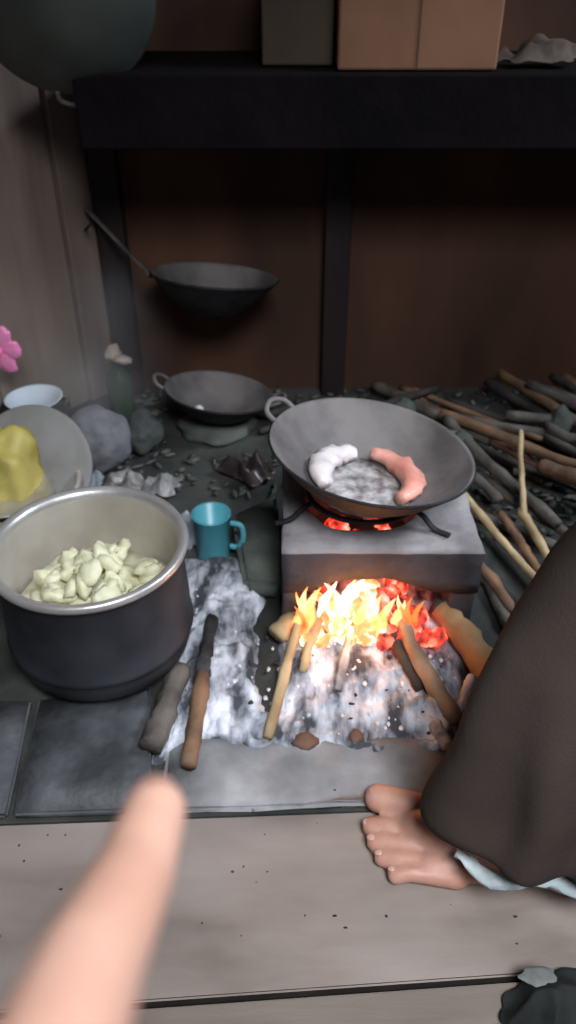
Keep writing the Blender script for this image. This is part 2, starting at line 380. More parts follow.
for k in range(len(RR)):
    A, B = RR[k], RR[(k + 1) % len(RR)]
    for i in range(n):
        f = bm.faces.new((A[i], A[(i + 1) % n], B[(i + 1) % n], B[i])); f.material_index = 0 if 3 <= k <= 7 else 1
for v in bm.verts:
    if v.co.z < SZ0 + .03 and v.co.y < 1.0: v.co.z += .028 * max(0, 1 - ((v.co.x - .118) / .095) ** 2) * min(1, (1.0 - v.co.y) / .06)
bm.normal_update()
for v in bm.verts: v.co += v.normal * .004 * noise.noise(v.co * 25)
local(fin('stove_top', bm, [M['clay'], M['clay_dark']]), st)
for xa, xb in ((-.008, .014), (.245, .282)):
    bm = bmesh.new(); boxbm(bm, (xa, .905, 0), (xb, 1.19, SZ0 + .006), .006); rough_up(bm, .006, 20, 3, 4); local(fin('stove_side', bm, M['clay_dark']), st)
bm = bmesh.new(); boxbm(bm, (.01, 1.165, 0), (.25, 1.19, SZ0 + .006), .004); rough_up(bm, .004, 20, 3, 4); local(fin('stove_back', bm, M['clay_dark']), st)
# stone beside the stove
o = fin('stone_block', prism(corners((244, 600), (232, 530), (278, 508), (282, 602)), 0, .040, .009, 1, .002, 10), M['stone']); tag(o, 'low grey-green stone block against the left side of the clay stove', 'stone')

# trivet
tv = empty('pot_trivet', (.117, 1.02, SZ1), 'black iron trivet holding the wok over the stove hole', 'trivet')
bm = bmesh.new(); ringp = [Vector((.117 + .088 * math.cos(a), 1.02 + .088 * math.sin(a), SZ1 + .026)) for a in [2 * PI * k / 40 for k in range(41)]]
tube(bm, ringp, .0045, 8); local(fin('ring', bm, M['iron']), tv)
for a0 in (205, -38, 90):
    a = R(a0); u = Vector((math.cos(a), math.sin(a), 0)); c = Vector((.117, 1.02, SZ1))
    bm = bmesh.new(); tube(bm, spline([c + u * .086 + Vector((0, 0, .026)), c + u * .105 + Vector((0, 0, .020)), c + u * .125 + Vector((0, 0, .006)), c + u * .150 + Vector((0, 0, .006))]), .005, 8, flat=.7)
    local(fin('leg', bm, M['iron']), tv)

# ------------------------------------------------------------------ the wok on the fire
def wok_profile(Rr, D, th=.003, n=14):
    out = []; inn = []
    for k in range(n + 1):
        t = k / n; r = Rr * t; z = D * (t ** 2.3); out.append((r, z)); inn.append((max(r - th, 0), z + th * (1 - .6 * t)))
    return out, inn
def wok(name, loc, Rr, D, tilt, label, cat='wok', mo='iron', mi='iron_in', loops=True, loop_ang=(170, -10)):
    e = empty(name, loc, label, cat); e.rotation_euler = tilt
    out, inn = wok_profile(Rr, D); bm = bmesh.new()
    prof = out + [(Rr + .004, D + .003), (Rr + .001, D + .006)] + inn[::-1]
    ms = [0] * (len(out) + 1) + [1] * (len(prof) - len(out) - 2)
    lathe(bm, prof, 64, ms); fin('bowl', bm, [M[mo], M[mi]], e)
    if loops:
        for la in loop_ang:
            a = R(la); u = Vector((math.cos(a), math.sin(a), 0)); v = Vector((-math.sin(a), math.cos(a), 0)); c = u * Rr + Vector((0, 0, D))
            bm = bmesh.new(); tube(bm, spline([c - v * .028 - u * .004, c - v * .026 + u * .016 + Vector((0, 0, .010)), c + u * .026 + Vector((0, 0, .016)), c + v * .026 + u * .016 + Vector((0, 0, .010)), c + v * .028 - u * .004]), .0042, 8)
            fin('handle', bm, M['iron_in'], e)
    return e
wk = wok('wok', (.112, 1.005, SZ1 + .022), .150, .082, (R(-1), R(7.5), 0), 'black iron wok cooking over the fire on the clay stove', loop_ang=(150,))
WM = Matrix.Translation((.112, 1.005, SZ1 + .022)) @ Matrix.Rotation(R(7.5), 4, 'Y')
def inwok(x, y, z): return WM @ Vector((x, y, z))
bm = bmesh.new(); lathe(bm, [(0, .022), (.03, .023), (.055, .022), (.076, .0205), (.074, .012), (0, .004)], 48); rough_up(bm, .003, 60, 4)
o = fin('stew', bm, M['stew']); o.matrix_world = WM; tag(o, 'grey simmering stew in the bottom of the black wok', 'stew', kind='stuff')
def arc_piece(name, a0, a1, rad, z, wdt, h, m, label, cat, seed):
    pts = []; rs = []; K = 14
    for k in range(K + 1):
        a = R(a0 + (a1 - a0) * k / K); pts.append((rad * math.cos(a), rad * math.sin(a), z)); rs.append(wdt * (.35 + .65 * math.sin(PI * min(max(k / K, .06), .94)) ** .6))
    bm = bmesh.new(); tube(bm, pts, rs, 12, .5, seed, flat=h); o = fin(name, bm, m); o.matrix_world = WM; return tag(o, label, cat)
arc_piece('meat_strip', -48, 78, .070, .037, .019, .75, M['meat'], 'curved pink strip of meat along the right side of the wok', 'meat', 1)
arc_piece('meat_strip', 100, 205, .068, .035, .021, .75, M['fat'], 'pale whitish strip of meat along the left side of the wok', 'meat', 2)

# ------------------------------------------------------------------ big sooty pot with food
px_, py_ = -.276, .872
pot = empty('cooking_pot', (px_, py_, .012), 'large soot-black cooking pot full of pale food at the left', 'pot')
bm = bmesh.new(); H = .200
prof = [(0, 0), (.09, 0), (.112, .006), (.126, .022), (.132, .045), (.1325, .055), (.1355, .058), (.1325, .062), (.132, .10), (.130, .14), (.128, H - .012), (.130, H - .006)]
lathe(bm, prof, 72); fin('outer_wall', bm, M['pot_soot'], pot)
bm = bmesh.new(); lathe(bm, [(.132, H - .010), (.1365, H - .006), (.1385, H), (.136, H + .005), (.131, H + .0055), (.124, H + .001), (.1225, H - .006)], 72); fin('rim', bm, M['alu_lip'], pot)
bm = bmesh.new(); lathe(bm, [(.1235, H - .002), (.1215, H - .012), (.1225, .10), (.122, .05), (.112, .018), (.09, .008), (0, .008)], 72); fin('inner_wall', bm, M['alu'], pot)
# food pieces
food_lab = 'pale boiled cassava piece heaped in the large soot-black pot'
shapes = [lump('cassava_piece', (0, 0, 0), (.020, .013, .010), M['food'], s, .45, 2, 1.7).data for s in range(5)]
for o in [x for x in C.objects if x.name.startswith('cassava_piece')]: bpy.data.objects.remove(o)
rnd = random.Random(3); cnt = 0
lab_first = True
bm = bmesh.new(); lathe(bm, [(0, .118), (.04, .113), (.07, .100), (.095, .084), (.117, .078), (.119, .05), (.10, .02), (0, .02)], 40); rough_up(bm, .010, 45, 3)
o = fin('mashed_cassava', bm, M['food']); o.location = (px_ + .0, py_ , .030); tag(o, 'pale mashed cassava lying under the pieces in the large pot', 'food', kind='stuff')
for k in range(60):
    a = rnd.uniform(0, 2 * PI); r = .092 * math.sqrt(rnd.random()); x = r * math.cos(a); y = r * math.sin(a)
    z = .128 - 1.9 * r * r * 2.6 + rnd.uniform(-.004, .016) + .012 * (x > 0)
    o = bpy.data.objects.new('cassava_piece', shapes[k % 5]); C.objects.link(o)
    o.location = (px_ + x, py_ + y, .028 + z); o.rotation_euler = (rnd.uniform(-.9, .9), rnd.uniform(-.9, .9), rnd.uniform(0, 6)); s = rnd.uniform(.7, 1.25); o.scale = (s, s, s)
    tag(o, food_lab, 'food', 'cassava pieces in the large pot')

# ------------------------------------------------------------------ firewood sticks
def wood(name, p0, p1, r0, r1, m, label=None, cat='firewood', group=None, bend=.01, seed=0, char=0, mchar='charcoal', flat=1.0, mid=None):
    rn = random.Random(seed * 13 + 5); p0, p1 = Vector(p0), Vector(p1); N = 14
    ax = (p1 - p0); side = ax.cross(Vector((0, 0, 1)));
    side = side.normalized() if side.length > 1e-5 else Vector((1, 0, 0)); s1, s2 = rn.uniform(-1, 1), rn.uniform(-1, 1)
    pts = []; rs = []
    for k in range(N + 1):
        t = k / N; q = p0.lerp(p1, t) + side * bend * (s1 * math.sin(PI * t) + .5 * s2 * math.sin(2 * PI * t))
        pts.append(q); rr = r0 + (r1 - r0) * t
        rr *= 1 + .10 * noise.noise(Vector((t * 7, seed * 3.3, 0)))
        if k in (0, N): rr *= .86
        rs.append(rr)
    rs_k = rn.randrange(4, 10); rs[rs_k] *= 1.14
    kc = int(round(N * (1 - char)))
    c = p0.lerp(p1, .5)
    bm = bmesh.new(); tube(bm, pts[:kc + 1], rs[:kc + 1], 10, .35, seed, flat); o = fin(name, bm, m); origin(o, c)
    if char > 0:
        bm = bmesh.new(); tube(bm, pts[kc:], [r * .97 for r in rs[kc:]], 10, .6, seed, flat); e = fin('charred_end', bm, M[mchar], o); e.data.transform(Matrix.Translation(-c))
    if label: tag(o, label, cat, group)
    return o
def g2(a, z): return onz(a[0], a[1], z)
# sticks feeding the fire
wood('firewood_stick', g2((268, 738), .020), g2((308, 594), .070), .0085, .0065, M['wood_pale'], 'long pale stick leaning into the left of the fire', seed=1, char=.12, bend=.004)
wood('firewood_stick', g2((303, 672), .030), g2((330, 594), .068), .0075, .006, M['wood_pale'], 'short pale stick just right of the long pale stick', seed=2, char=.2, bend=.004)
wood('firewood_stick', g2((338, 690), .034), g2((358, 606), .066), .007, .006, M['ash_wood'], 'ash-grey stick pointing into the middle of the fire', seed=3, char=.25)
wood('firewood_stick', g2((458, 722), .022), g2((397, 600), .070), .0125, .0095, M['wood_tan'], 'bent brown stick leaning into the right of the fire', seed=4, char=.15, bend=.012)
wood('firewood_stick', g2((420, 690), .022), g2((383, 612), .064), .008, .007, M['wood_dark'], 'dark thin stick close beside the bent brown stick', seed=14, char=.15, bend=.006)
wood('firewood_log', g2((498, 682), .024), g2((437, 604), .050), .024, .018, M['wood_orange'], 'thick orange-brown log at the right edge of the fire', seed=5, char=.1, bend=.004)
wood('firewood_stick', g2((458, 716), .020), g2((473, 676), .040), .009, .008, M['ash_flake'], 'short ash-white stick end beside the brown trousers', seed=6, bend=.002)
wood('firewood_stick', g2((448, 748), .022), g2((436, 722), .026), .009, .008, M['ash_wood'], 'small burnt grey stub at the right end of the ledge', seed=7, bend=.002)
wood('firewood_log', g2((276, 636), .030), g2((318, 604), .052), .0165, .014, M['wood_pale'], 'pale split log end at the left edge of the flames', seed=8, char=.45)
wood('firewood_stick', g2((188, 766), .025), g2((212, 618), .030), .0125, .0100, M['wood_brown'], 'charred stick with a red-brown end beside the large pot', seed=9, char=.42, bend=.006, mchar='charcoal')
wood('firewood_log', g2((150, 748), .020), g2((182, 668), .022), .018, .016, M['wood_grey'], 'short grey-brown log lying against the foot of the large pot', seed=10, bend=.003)
o = lump('brick_fragment', onz(305, 741, .016), (.018, .012, .010), M['meat'], 5, .3, 2); o.data.materials.clear(); o.data.materials.append(mat('brick_red', (.12, .06, .04), (.22, .12, .085), 20, .9)); tag(o, 'reddish brick fragment at the foot of the long pale stick', 'brick')
o = lump('brick_fragment', onz(356, 737, .018), (.010, .010, .010), o.data.materials[0], 6, .3, 2); tag(o, 'small reddish brick fragment in the middle of the white ash', 'brick')

# ------------------------------------------------------------------ coals and flames
rnd = random.Random(11); cs = [lump('glowing_coal', (0, 0, 0), (.018, .013, .011), M['coal'], s, .35, 2, 1.8).data for s in range(6)]
ch = [lump('glowing_coal', (0, 0, 0), (.018, .013, .011), M['coal_hot'], s, .35, 2, 1.8).data for s in range(6)]
for o in [x for x in C.objects if x.name.startswith('glowing_coal')]: bpy.data.objects.remove(o)
for k in range(120):
    x = rnd.gauss(.125, .055); y = rnd.uniform(.855, 1.13) if k % 2 else rnd.uniform(.855, .91)
    if not (.025 < x < .235): x = rnd.uniform(.03, .23)
    hot = abs(x - .085) < .055 and y < .96
    z = .036 + .045 * math.exp(-((x - .11) ** 2) / .006) * min(1, max(0, (y - .84) / .06)) * rnd.uniform(.3, 1)
    o = bpy.data.objects.new('glowing_coal', (ch if hot else cs)[k % 6]); C.objects.link(o); s = rnd.uniform(.65, 1.2)
    o.location = (x, y, z); o.rotation_euler = (rnd.uniform(-1, 1), rnd.uniform(-1, 1), rnd.uniform(0, 6)); o.scale = (s, s, s)
    tag(o, 'glowing coal in the bed of the fire under the stove', 'coal', 'glowing coals under the stove')
def soften(m):
    nt = m.node_tree; b = nt.nodes['Principled BSDF']; out = nt.nodes['Material Output']
    lw = nt.nodes.new('ShaderNodeLayerWeight'); lw.inputs['Blend'].default_value = .45
    mr = nt.nodes.new('ShaderNodeMapRange'); mr.interpolation_type = 'SMOOTHSTEP'; mr.inputs['From Min'].default_value = .10; mr.inputs['From Max'].default_value = .80; mr.inputs['To Min'].default_value = .15; mr.inputs['To Max'].default_value = 1
    tr = nt.nodes.new('ShaderNodeBsdfTransparent'); mx = nt.nodes.new('ShaderNodeMixShader')
    nt.links.new(lw.outputs['Facing'], mr.inputs['Value']); nt.links.new(mr.outputs[0], mx.inputs[0]); nt.links.new(b.outputs[0], mx.inputs[1]); nt.links.new(tr.outputs[0], mx.inputs[2]); nt.links.new(mx.outputs[0], out.inputs['Surface'])
for k_ in ('flame', 'flame_o', 'flame_h'): soften(M[k_])
def flame(x, y, z, h, r, m, label, seed):
    bm = bmesh.new(); pts = []; rs = []
    for k in range(13):
        t = k / 12; pts.append((x + .25 * h * math.sin(t * 3 + seed) * t, y + .12 * h * math.cos(t * 2.5 + seed) * t + .1 * h * t, z + h * t)); rs.append(max(.0006, r * (math.sin(PI * (t * .86 + .13)) ** .9) * (1 - .45 * t)))
    tube(bm, pts, rs, 10, .5, seed, flat=.7)
    o = fin('flame', bm, m); origin(o, (x, y, z)); tag(o, label, 'flame', 'flames in the hearth'); return o
rnd = random.Random(5)
for i in range(24):
    a = 292 + 128 * (i + rnd.random()) / 24
    c = max(0, 1 - abs(a - 348) / 75)
    b = 630 + 12 * c * rnd.uniform(-1, 1)
    h = .045 + .030 * c + rnd.uniform(0, .018); rr = rnd.uniform(.009, .012) + .008 * c
    k = 'flame_h' if (abs(a - 345) < 28 and i % 3) else ('flame' if c > .4 or i % 3 == 0 else 'flame_o')
    p = onz(a, b, .040); flame(p.x, p.y, p.z, h, rr, M[k], 'tongue of flame licking up the front of the clay stove', i)

# ------------------------------------------------------------------ shelf and things on it
bm = bmesh.new(); boxbm(bm, (-.345, 1.44, .60), (1.3, 1.475, .712), .004); boxbm(bm, (-.345, 1.475, .690), (1.3, WY - .002, .712), .003)
o = fin('wall_shelf', bm, M['soot'], smooth=False); tag(o, 'long soot-black wooden shelf across the back wall', 'shelf')
def carton(x0, x1, y0, y1, z1, m, label):
    z0 = .714; bm = bmesh.new(); boxbm(bm, (x0, y0, z0), (x1, y1, z1), .004)
    o = fin('cardboard_box', bm, m, smooth=False); origin(o, ((x0 + x1) / 2, (y0 + y1) / 2, z0)); tag(o, label, 'box')
    bm = bmesh.new(); boxbm(bm, ((x0 + x1) / 2 - .002, y0 - .0015, z0 + .004), ((x0 + x1) / 2 + .0005, y0 - .0002, z1 - .003)); e = fin('flap_seam', bm, M['box_d'], o, False); e.data.transform(Matrix.Translation(-o.location))
    return o
A, B = ony(337, 68, 1.47), ony(495, 76, 1.47)
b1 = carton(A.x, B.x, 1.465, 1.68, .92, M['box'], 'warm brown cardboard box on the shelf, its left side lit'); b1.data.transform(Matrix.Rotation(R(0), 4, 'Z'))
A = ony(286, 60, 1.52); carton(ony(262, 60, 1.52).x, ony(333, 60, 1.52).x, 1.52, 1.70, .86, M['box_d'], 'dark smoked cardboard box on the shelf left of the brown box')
p = ony(538, 72, 1.50)
o = sheet('paper_scrap', (p.x, 1.52, .714), .062, .03, .035, M['cream'], 5, 30, 26, rot=(0, 0, 0), dome=.01, edge=.9); o.data.materials[0] = mat('smoked_paper', (.10, .075, .06), (.24, .185, .15), 20, .85)
tag(o, 'crumpled pale paper scrap on the shelf right of the box', 'paper')

# ------------------------------------------------------------------ hanging wok, top left
e = wok('hanging_wok', (0, 0, 0), .141, .068, (0, 0, 0), 'large dull grey wok hanging at the upper left corner', mo='wok_grey', mi='wok_grey', loops=True, loop_ang=(90, -90))
q = ony(54, 10, 1.36); e.location = Vector((q.x, 1.46, q.z)) ; e.rotation_euler = (R(104), 0, R(6))
# flip so that its rounded back faces the room
e.rotation_euler = (R(-78), 0, R(8)); e.location = Vector((q.x, 1.38, q.z))
hk = bmesh.new(); tube(hk, spline([(q.x, 1.38, q.z + .15), (q.x + .002, 1.38, q.z + .5), (q.x, 1.38, 2.1)]), .0022, 6)
o = fin('hanging_cord', hk, M['cream'], e); o.matrix_parent_inverse = (Matrix.Translation(e.location) @ e.rotation_euler.to_matrix().to_4x4()).inverted()

# ------------------------------------------------------------------ pans against the back wall
Pu = ony(211, 281, 1.60)
e = wok('frying_pan', (Pu.x, 1.60, Pu.z - .070), .128, .075, (R(-9), R(5), 0), 'long-handled frying pan hung high on the back wall', 'pan', loops=False, mi='iron_in')
hv = [Vector((-.126, .0, .066)), Vector((-.155, .02, .085)), Vector((-.21, .05, .125)), Vector((-.275, .085, .175))]
bm = bmesh.new(); tube(bm, spline(hv), [.010] * 4 + [.006] * 12 + [.0075] * 3, 10, flat=.45); o = fin('handle', bm, M['wood_grey'], e)
bm = bmesh.new(); tube(bm, [(Pu.x + .02, WY, Pu.z - .060), (Pu.x + .01, 1.60, Pu.z - .078)], .007, 8); o = fin('wall_peg', bm, M['post']); tag(o, 'dark peg in the wall under the hung frying pan', 'peg')
bm = bmesh.new(); tube(bm, [(-.427, 1.72, .385), (-.40, 1.655, .415)], .003, 8); o = fin('nail', bm, M['iron']); tag(o, 'nail in the corner board holding the pan handle', 'nail')
Pl = ony(215, 396, 1.55)
e = wok('frying_pan', (Pl.x, 1.55, .028), .116, .060, (R(-6), R(8), 0), 'black pan without handle standing below the hung frying pan', 'pan', loops=True, loop_ang=(175, -5))
lump('stone', (0, 0, 0), (1, 1, 1), M['stone'])
bpy.data.objects.remove([x for x in C.objects if x.name.startswith('stone') and x.type == 'MESH' and 'label' not in x][0])
o = lump('hearth_stone', (Pl.x, 1.55, .010), (.085, .075, .020), M['stone'], 4, .2, 3); tag(o, 'flat dark stone under the lower black pan', 'stone')
o = lump('garlic_bulb', ony(197, 384, 1.53), (.010, .010, .009), M['fat'], 2, .15, 2); o.location = (ony(197, 384, 1.53).x, 1.53, .062); tag(o, 'small white lump lying in the lower black pan', 'food')

# ------------------------------------------------------------------ left shelf clutter
# aluminium pot with yellow bag and leaning lid
ax, ay = -.478, 1.15
e = empty('aluminium_pot', (ax, ay, 0), 'aluminium pot holding a yellow bag at the left edge', 'pot')
bm = bmesh.new(); lathe(bm, [(0, 0), (.09, 0), (.108, .012), (.114, .04), (.114, .115), (.118, .120), (.118, .125), (.110, .124), (.107, .115), (.107, .04), (.09, .012), (0, .012)], 56); fin('pot_wall', bm, M['alu'], e)
bm = bmesh.new(); lathe(bm, [(.112, .108), (.121, .112), (.123, .118), (.113, .122)], 56); fin('rim_band', bm, M['alu_lip'], e)
e = empty('leaning_lid', (ax + .02, ay + .06, .12), 'round grey aluminium basin leaning behind the yellow bag', 'potlid'); e.rotation_euler = (R(52), R(14), R(-16))  # the leaning lid, a round grey disc
bm = bmesh.new(); lathe(bm, [(0, .022), (.04, .021), (.085, .012), (.100, .004), (.110, .004), (.112, .0), (.099, .0), (.084, .008), (.04, .017), (0, .018)], 56); fin('lid_disc', bm, mat('dull_aluminium', (.20, .19, .18), (.30, .29, .28), 9, .75, .1), e)
o = lump('plastic_bag', (ax + .0, ay - .005, .150), (.058, .062, .088), M['yellow'], 8, .28, 4, 1.5); tag(o, 'bulging yellow plastic bag standing in the aluminium pot', 'bag')
# second lid flat under bag
e = empty('metal_plate', (ax + .012, ay - .055, .127), 'shallow silvery plate on the front rim of the aluminium pot', 'plate')
bm = bmesh.new(); lathe(bm, [(0, .004), (.045, .004), (.056, .014), (.060, .016), (.060, .019), (.054, .017), (.044, .007), (0, .007)], 48); fin('plate_disc', bm, M['alu_lip'], e); e.scale = (1.3, 1.2, 1)
# block and white dish
wd = ony(36, 398, 1.46)
o = fin('wooden_block', prism([(wd.x - .08, 1.37), (wd.x + .06, 1.37), (wd.x + .06, 1.50), (wd.x - .08, 1.50)], 0, wd.z - .014, .006, 3, .006, 14), M['wood_dark']); origin(o, (wd.x, 1.44, 0)); tag(o, 'dark wooden block under the white dish at the left', 'block')
e = empty('white_dish', (wd.x, 1.445, wd.z - .012), 'white enamel dish on a dark block by the left wall', 'dish')
bm = bmesh.new(); lathe(bm, [(0, 0), (.03, 0), (.032, .003), (.045, .012), (.056, .020), (.058, .0225), (.054, .021), (.043, .015), (.03, .006), (0, .005)], 48); fin('dish_bowl', bm, M['white'], e)
# pink
d0 = ray(-2, 348); tt = (cy - (-(cx) * 0) ) # left wall meets the ray
n2 = Vector((-(ly - cy), lx - cx, 0)).normalized(); t = ((Vector((cx, cy, 0)) - Vector((0, 0, CAMZ))).dot(n2)) / d0.dot(n2)
pk = Vector((0, 0, CAMZ)) + d0 * (t * .955)
e = empty('pink_bag', pk, 'bright pink plastic flower hanging at the left edge', 'flower')
for k in range(6):
    a = k * PI / 3
    o = lump('petal', (.026 * math.cos(a), -.008, .028 * math.sin(a)), (.024, .006, .019), M['pink'], k, .25, 3, 1.5, rot=(0, -a, 0), parent=e)
lump('flower_centre', (0, -.014, 0), (.012, .008, .012), M['pink'], 9, .15, 2, parent=e)
bm = bmesh.new(); wp = Vector((0, 0, 0)); tube(bm, [(0, 0, 0), (-.012, .03, .045), (-.02, .055, .085)], .0025, 8); fin('stem', bm, M['bottle'], e)
e.name = 'plastic_flower'
# grey sack
o = lump('cloth_sack', (-.385, 1.40, .062), (.068, .060, .070), M['sack'], 3, .12, 4, 1.3, rot=(0, 0, .4)); tag(o, 'slumped grey cloth sack behind the two left pots', 'sack')
o = lump('cloth_sack', (-.31, 1.47, .040), (.045, .045, .045), M['cloth_dark'], 5, .25, 4, 1.6); tag(o, 'small dark cloth bundle right of the grey sack', 'bundle')
# bottle with rag
bp = ony(121, 405, 1.585)
e = empty('green_bottle', (bp.x, 1.60, 0), 'dark green bottle with a cream rag stuffed in its neck', 'bottle')
bm = bmesh.new(); lathe(bm, [(0, 0), (.024, 0), (.028, .004), (.029, .095), (.025, .110), (.012, .125), (.0105, .140), (.0125, .142), (.0125, .148), (.009, .149), (.009, .13), (0, .13)], 32); fin('glass', bm, M['bottle'], e)
lump('rag', (-.004, -.004, .160), (.018, .015, .020), M['cream'], 2, .5, 3, 2.0, rot=(0, .3, 0), parent=e); lump('rag_fold', (.016, -.010, .149), (.019, .012, .009), M['cream'], 6, .4, 3, 2.0, parent=e)
# crumpled plastics
a = onz(126, 490); o = sheet('plastic_wrapper', (a.x, a.y, .002), .042, .034, .040, M['plastic'], 2, 40, 30, edge=.7); tag(o, 'crumpled pale plastic wrapper behind the large pot', 'wrapper')
a = onz(162, 492); o = sheet('plastic_wrapper', (a.x, a.y, .002), .040, .030, .038, M['plastic'], 3, 40, 34, edge=.7); tag(o, 'crumpled grey-white wrapper halfway between the large pot and lower pan', 'wrapper')
a = onz(96, 486); o = sheet('plastic_wrapper', (a.x, a.y, .002), .02, .025, .030, M['plastic_w'], 4, 30, 34, edge=.6); tag(o, 'small bluish wrapper at the foot of the grey sack', 'wrapper')
a = onz(250, 478); o = sheet('plastic_bag', (a.x, a.y, .002), .052, .045, .050, M['plastic_b'], 8, 44, 26, edge=.5, dome=.012); tag(o, 'glossy brownish crumpled plastic bag left of the wok', 'bag')
a = onz(191, 548); o = sheet('plastic_scrap', (a.x, a.y + .012, .045), .018, .034, .010, M['plastic_w'], 6, 26, 30, rot=(R(62), 0, R(8)), edge=.4); o.location.z = .012 + .02; tag(o, 'pale bluish plastic scrap leaning left of the turquoise cup', 'plastic scrap')
# cup
a = onz(214, 556)
e = empty('plastic_cup', (a.x, a.y, .001), 'turquoise plastic cup standing between the pot and the stove', 'cup')
bm = bmesh.new(); lathe(bm, [(0, 0), (.027, 0), (.028, .003), (.0320, .088), (.0340, .090), (.0340, .093), (.0305, .092), (.0265, .006), (0, .005)], 40); fin('cup_wall', bm, M['cup'], e)
bm = bmesh.new(); tube(bm, spline([(.033, -.006, .076), (.050, -.010, .074), (.054, -.011, .05), (.046, -.009, .028), (.030, -.006, .026)]), .0042, 8, flat=1.3); fin('handle', bm, M['cup'], e)

# ------------------------------------------------------------------ firewood heap at right
rnd = random.Random(21)
def heapstick(p0, z0, p1, z1, r0, r1, m, label, group=None, seed=0, bend=.01, name='firewood_stick'):
    return wood(name, onz(*p0, z0), onz(*p1, z1), r0, r1, M[m], label, 'firewood', group, bend, seed)
heapstick((459, 488), .06, (545, 588), .045, .0075, .0065, 'wood_pale', 'long grey-tan stick slanting right from the wok rim', seed=31, bend=.006)
heapstick((521, 430), .16, (524, 520), .06, .0045, .006, 'wood_pale', 'thin pale stick standing upright in the firewood heap', seed=32, bend=.006)
heapstick((520, 510), .065, (552, 566), .05, .0085, .0075, 'wood_pale', 'short pale stick at the foot of the upright stick', seed=33)
heapstick((500, 512), .045, (545, 582), .035, .009, .008, 'wood_brown', 'brown stick between the two pale sticks of the heap', seed=34)
heapstick((452, 530), .03, (512, 612), .02, .009, .009, 'wood_brown', 'brown stick lying close along the right side of the stove', seed=35)
heapstick((470, 560), .012, (520, 640), .012, .010, .010, 'wood_grey', 'grey stick on the ground right of the stove', seed=36)
heapstick((440, 452), .05, (500, 500), .05, .010, .009, 'wood_grey', 'grey stick starting just behind the wok rim', seed=37)
heapstick((540, 465), .07, (600, 492), .07, .015, .014, 'wood_brown', 'short thick brown log at the right edge of the heap', seed=38, name='firewood_log')
G = 'dark sticks in the heap by the back wall'; LB = 'dark weathered stick lying in the firewood heap by the back wall'
for k in range(44):
    r = rnd.uniform(.007, .014); layer = k % 4
    cxk = rnd.uniform(.30, .95); cyk = rnd.uniform(1.12, 1.60); zz = .012 + layer * .021
    if cxk < .42 and cyk < 1.3: cxk += .1
    an = R(rnd.gauss(-52, 20)); Ls = rnd.uniform(.12, .24)
    dx, dy = math.cos(an) * Ls, math.sin(an) * Ls
    dy = max(min(dy, 1.70 - cyk), -(1.70 - cyk)) if abs(dy) > 1.70 - cyk else dy
    if cyk - abs(dy) < .9: cyk += .1
    wood('firewood_stick', (cxk - dx, cyk - dy, zz + rnd.uniform(-.002, .01)), (cxk + dx, cyk + dy, zz + rnd.uniform(-.002, .01)), r, r * rnd.uniform(.7, 1), M[rnd.choice(['wood_grey', 'wood_grey', 'wood_dark', 'wood_brown'])], LB, 'firewood', G, .012, 50 + k)
G2 = 'dark branches behind the wok'; LB2 = 'dark short branch lying behind the wok under the wall post'
for k in range(14):
    r = rnd.uniform(.007, .013); x = rnd.uniform(-.02, .30); y = rnd.uniform(1.42, 1.62); an = R(rnd.uniform(-40, 60)); Ls = rnd.uniform(.06, .12); zz = .012 + (k % 3) * .02
    wood('firewood_branch', (x - math.cos(an) * Ls, y - math.sin(an) * Ls, zz), (x + math.cos(an) * Ls, y + math.sin(an) * Ls, zz + .008), r, r * .8, M[rnd.choice(['wood_grey', 'wood_dark', 'wood_dark'])], LB2, 'firewood', G2, .01, 120 + k)
for k, (a, b, s, lab) in enumerate([((462, 440), .03, 3, 'rounded grey stone in the heap behind the wok'), ((405, 408), .03, 4, 'grey stone against the wall foot right of the post'), ((560, 420), .04, 5, 'dull stone at the far right of the heap')]):
    p = onz(*a, .06); o = lump('field_stone', (p.x, p.y, .05), (b * .8, b * .7, b), M['stone'], s, .25, 3); tag(o, lab, 'stone')

bm = bmesh.new(); rnd = random.Random(77)
for k in range(900):
    x = rnd.uniform(-.35, 1.0); y = rnd.uniform(1.15, 1.73)
    if x < .28 and y < 1.28: continue
    if math.hypot(x - Pl.x, y - 1.55) < .13: continue
    sx, sy, sz = rnd.uniform(.006, .020), rnd.uniform(.003, .009), rnd.uniform(.001, .004)
    vs = bmesh.ops.create_icosphere(bm, subdivisions=1, radius=1)['verts']; e_ = Matrix.Rotation(rnd.uniform(0, 6), 3, 'Z') @ Matrix.Rotation(rnd.uniform(-.5, .5), 3, 'X')
    for v in vs: v.co = e_ @ Vector((v.co.x * sx, v.co.y * sy, v.co.z * sz)) + Vector((x, y, .006))
tag(fin('bark_litter', bm, mat('bark_litter', (.04, .042, .036), (.15, .15, .135), 20, .9)), 'bark chips and dusty litter on the earth floor by the back wall', 'litter', kind='stuff')

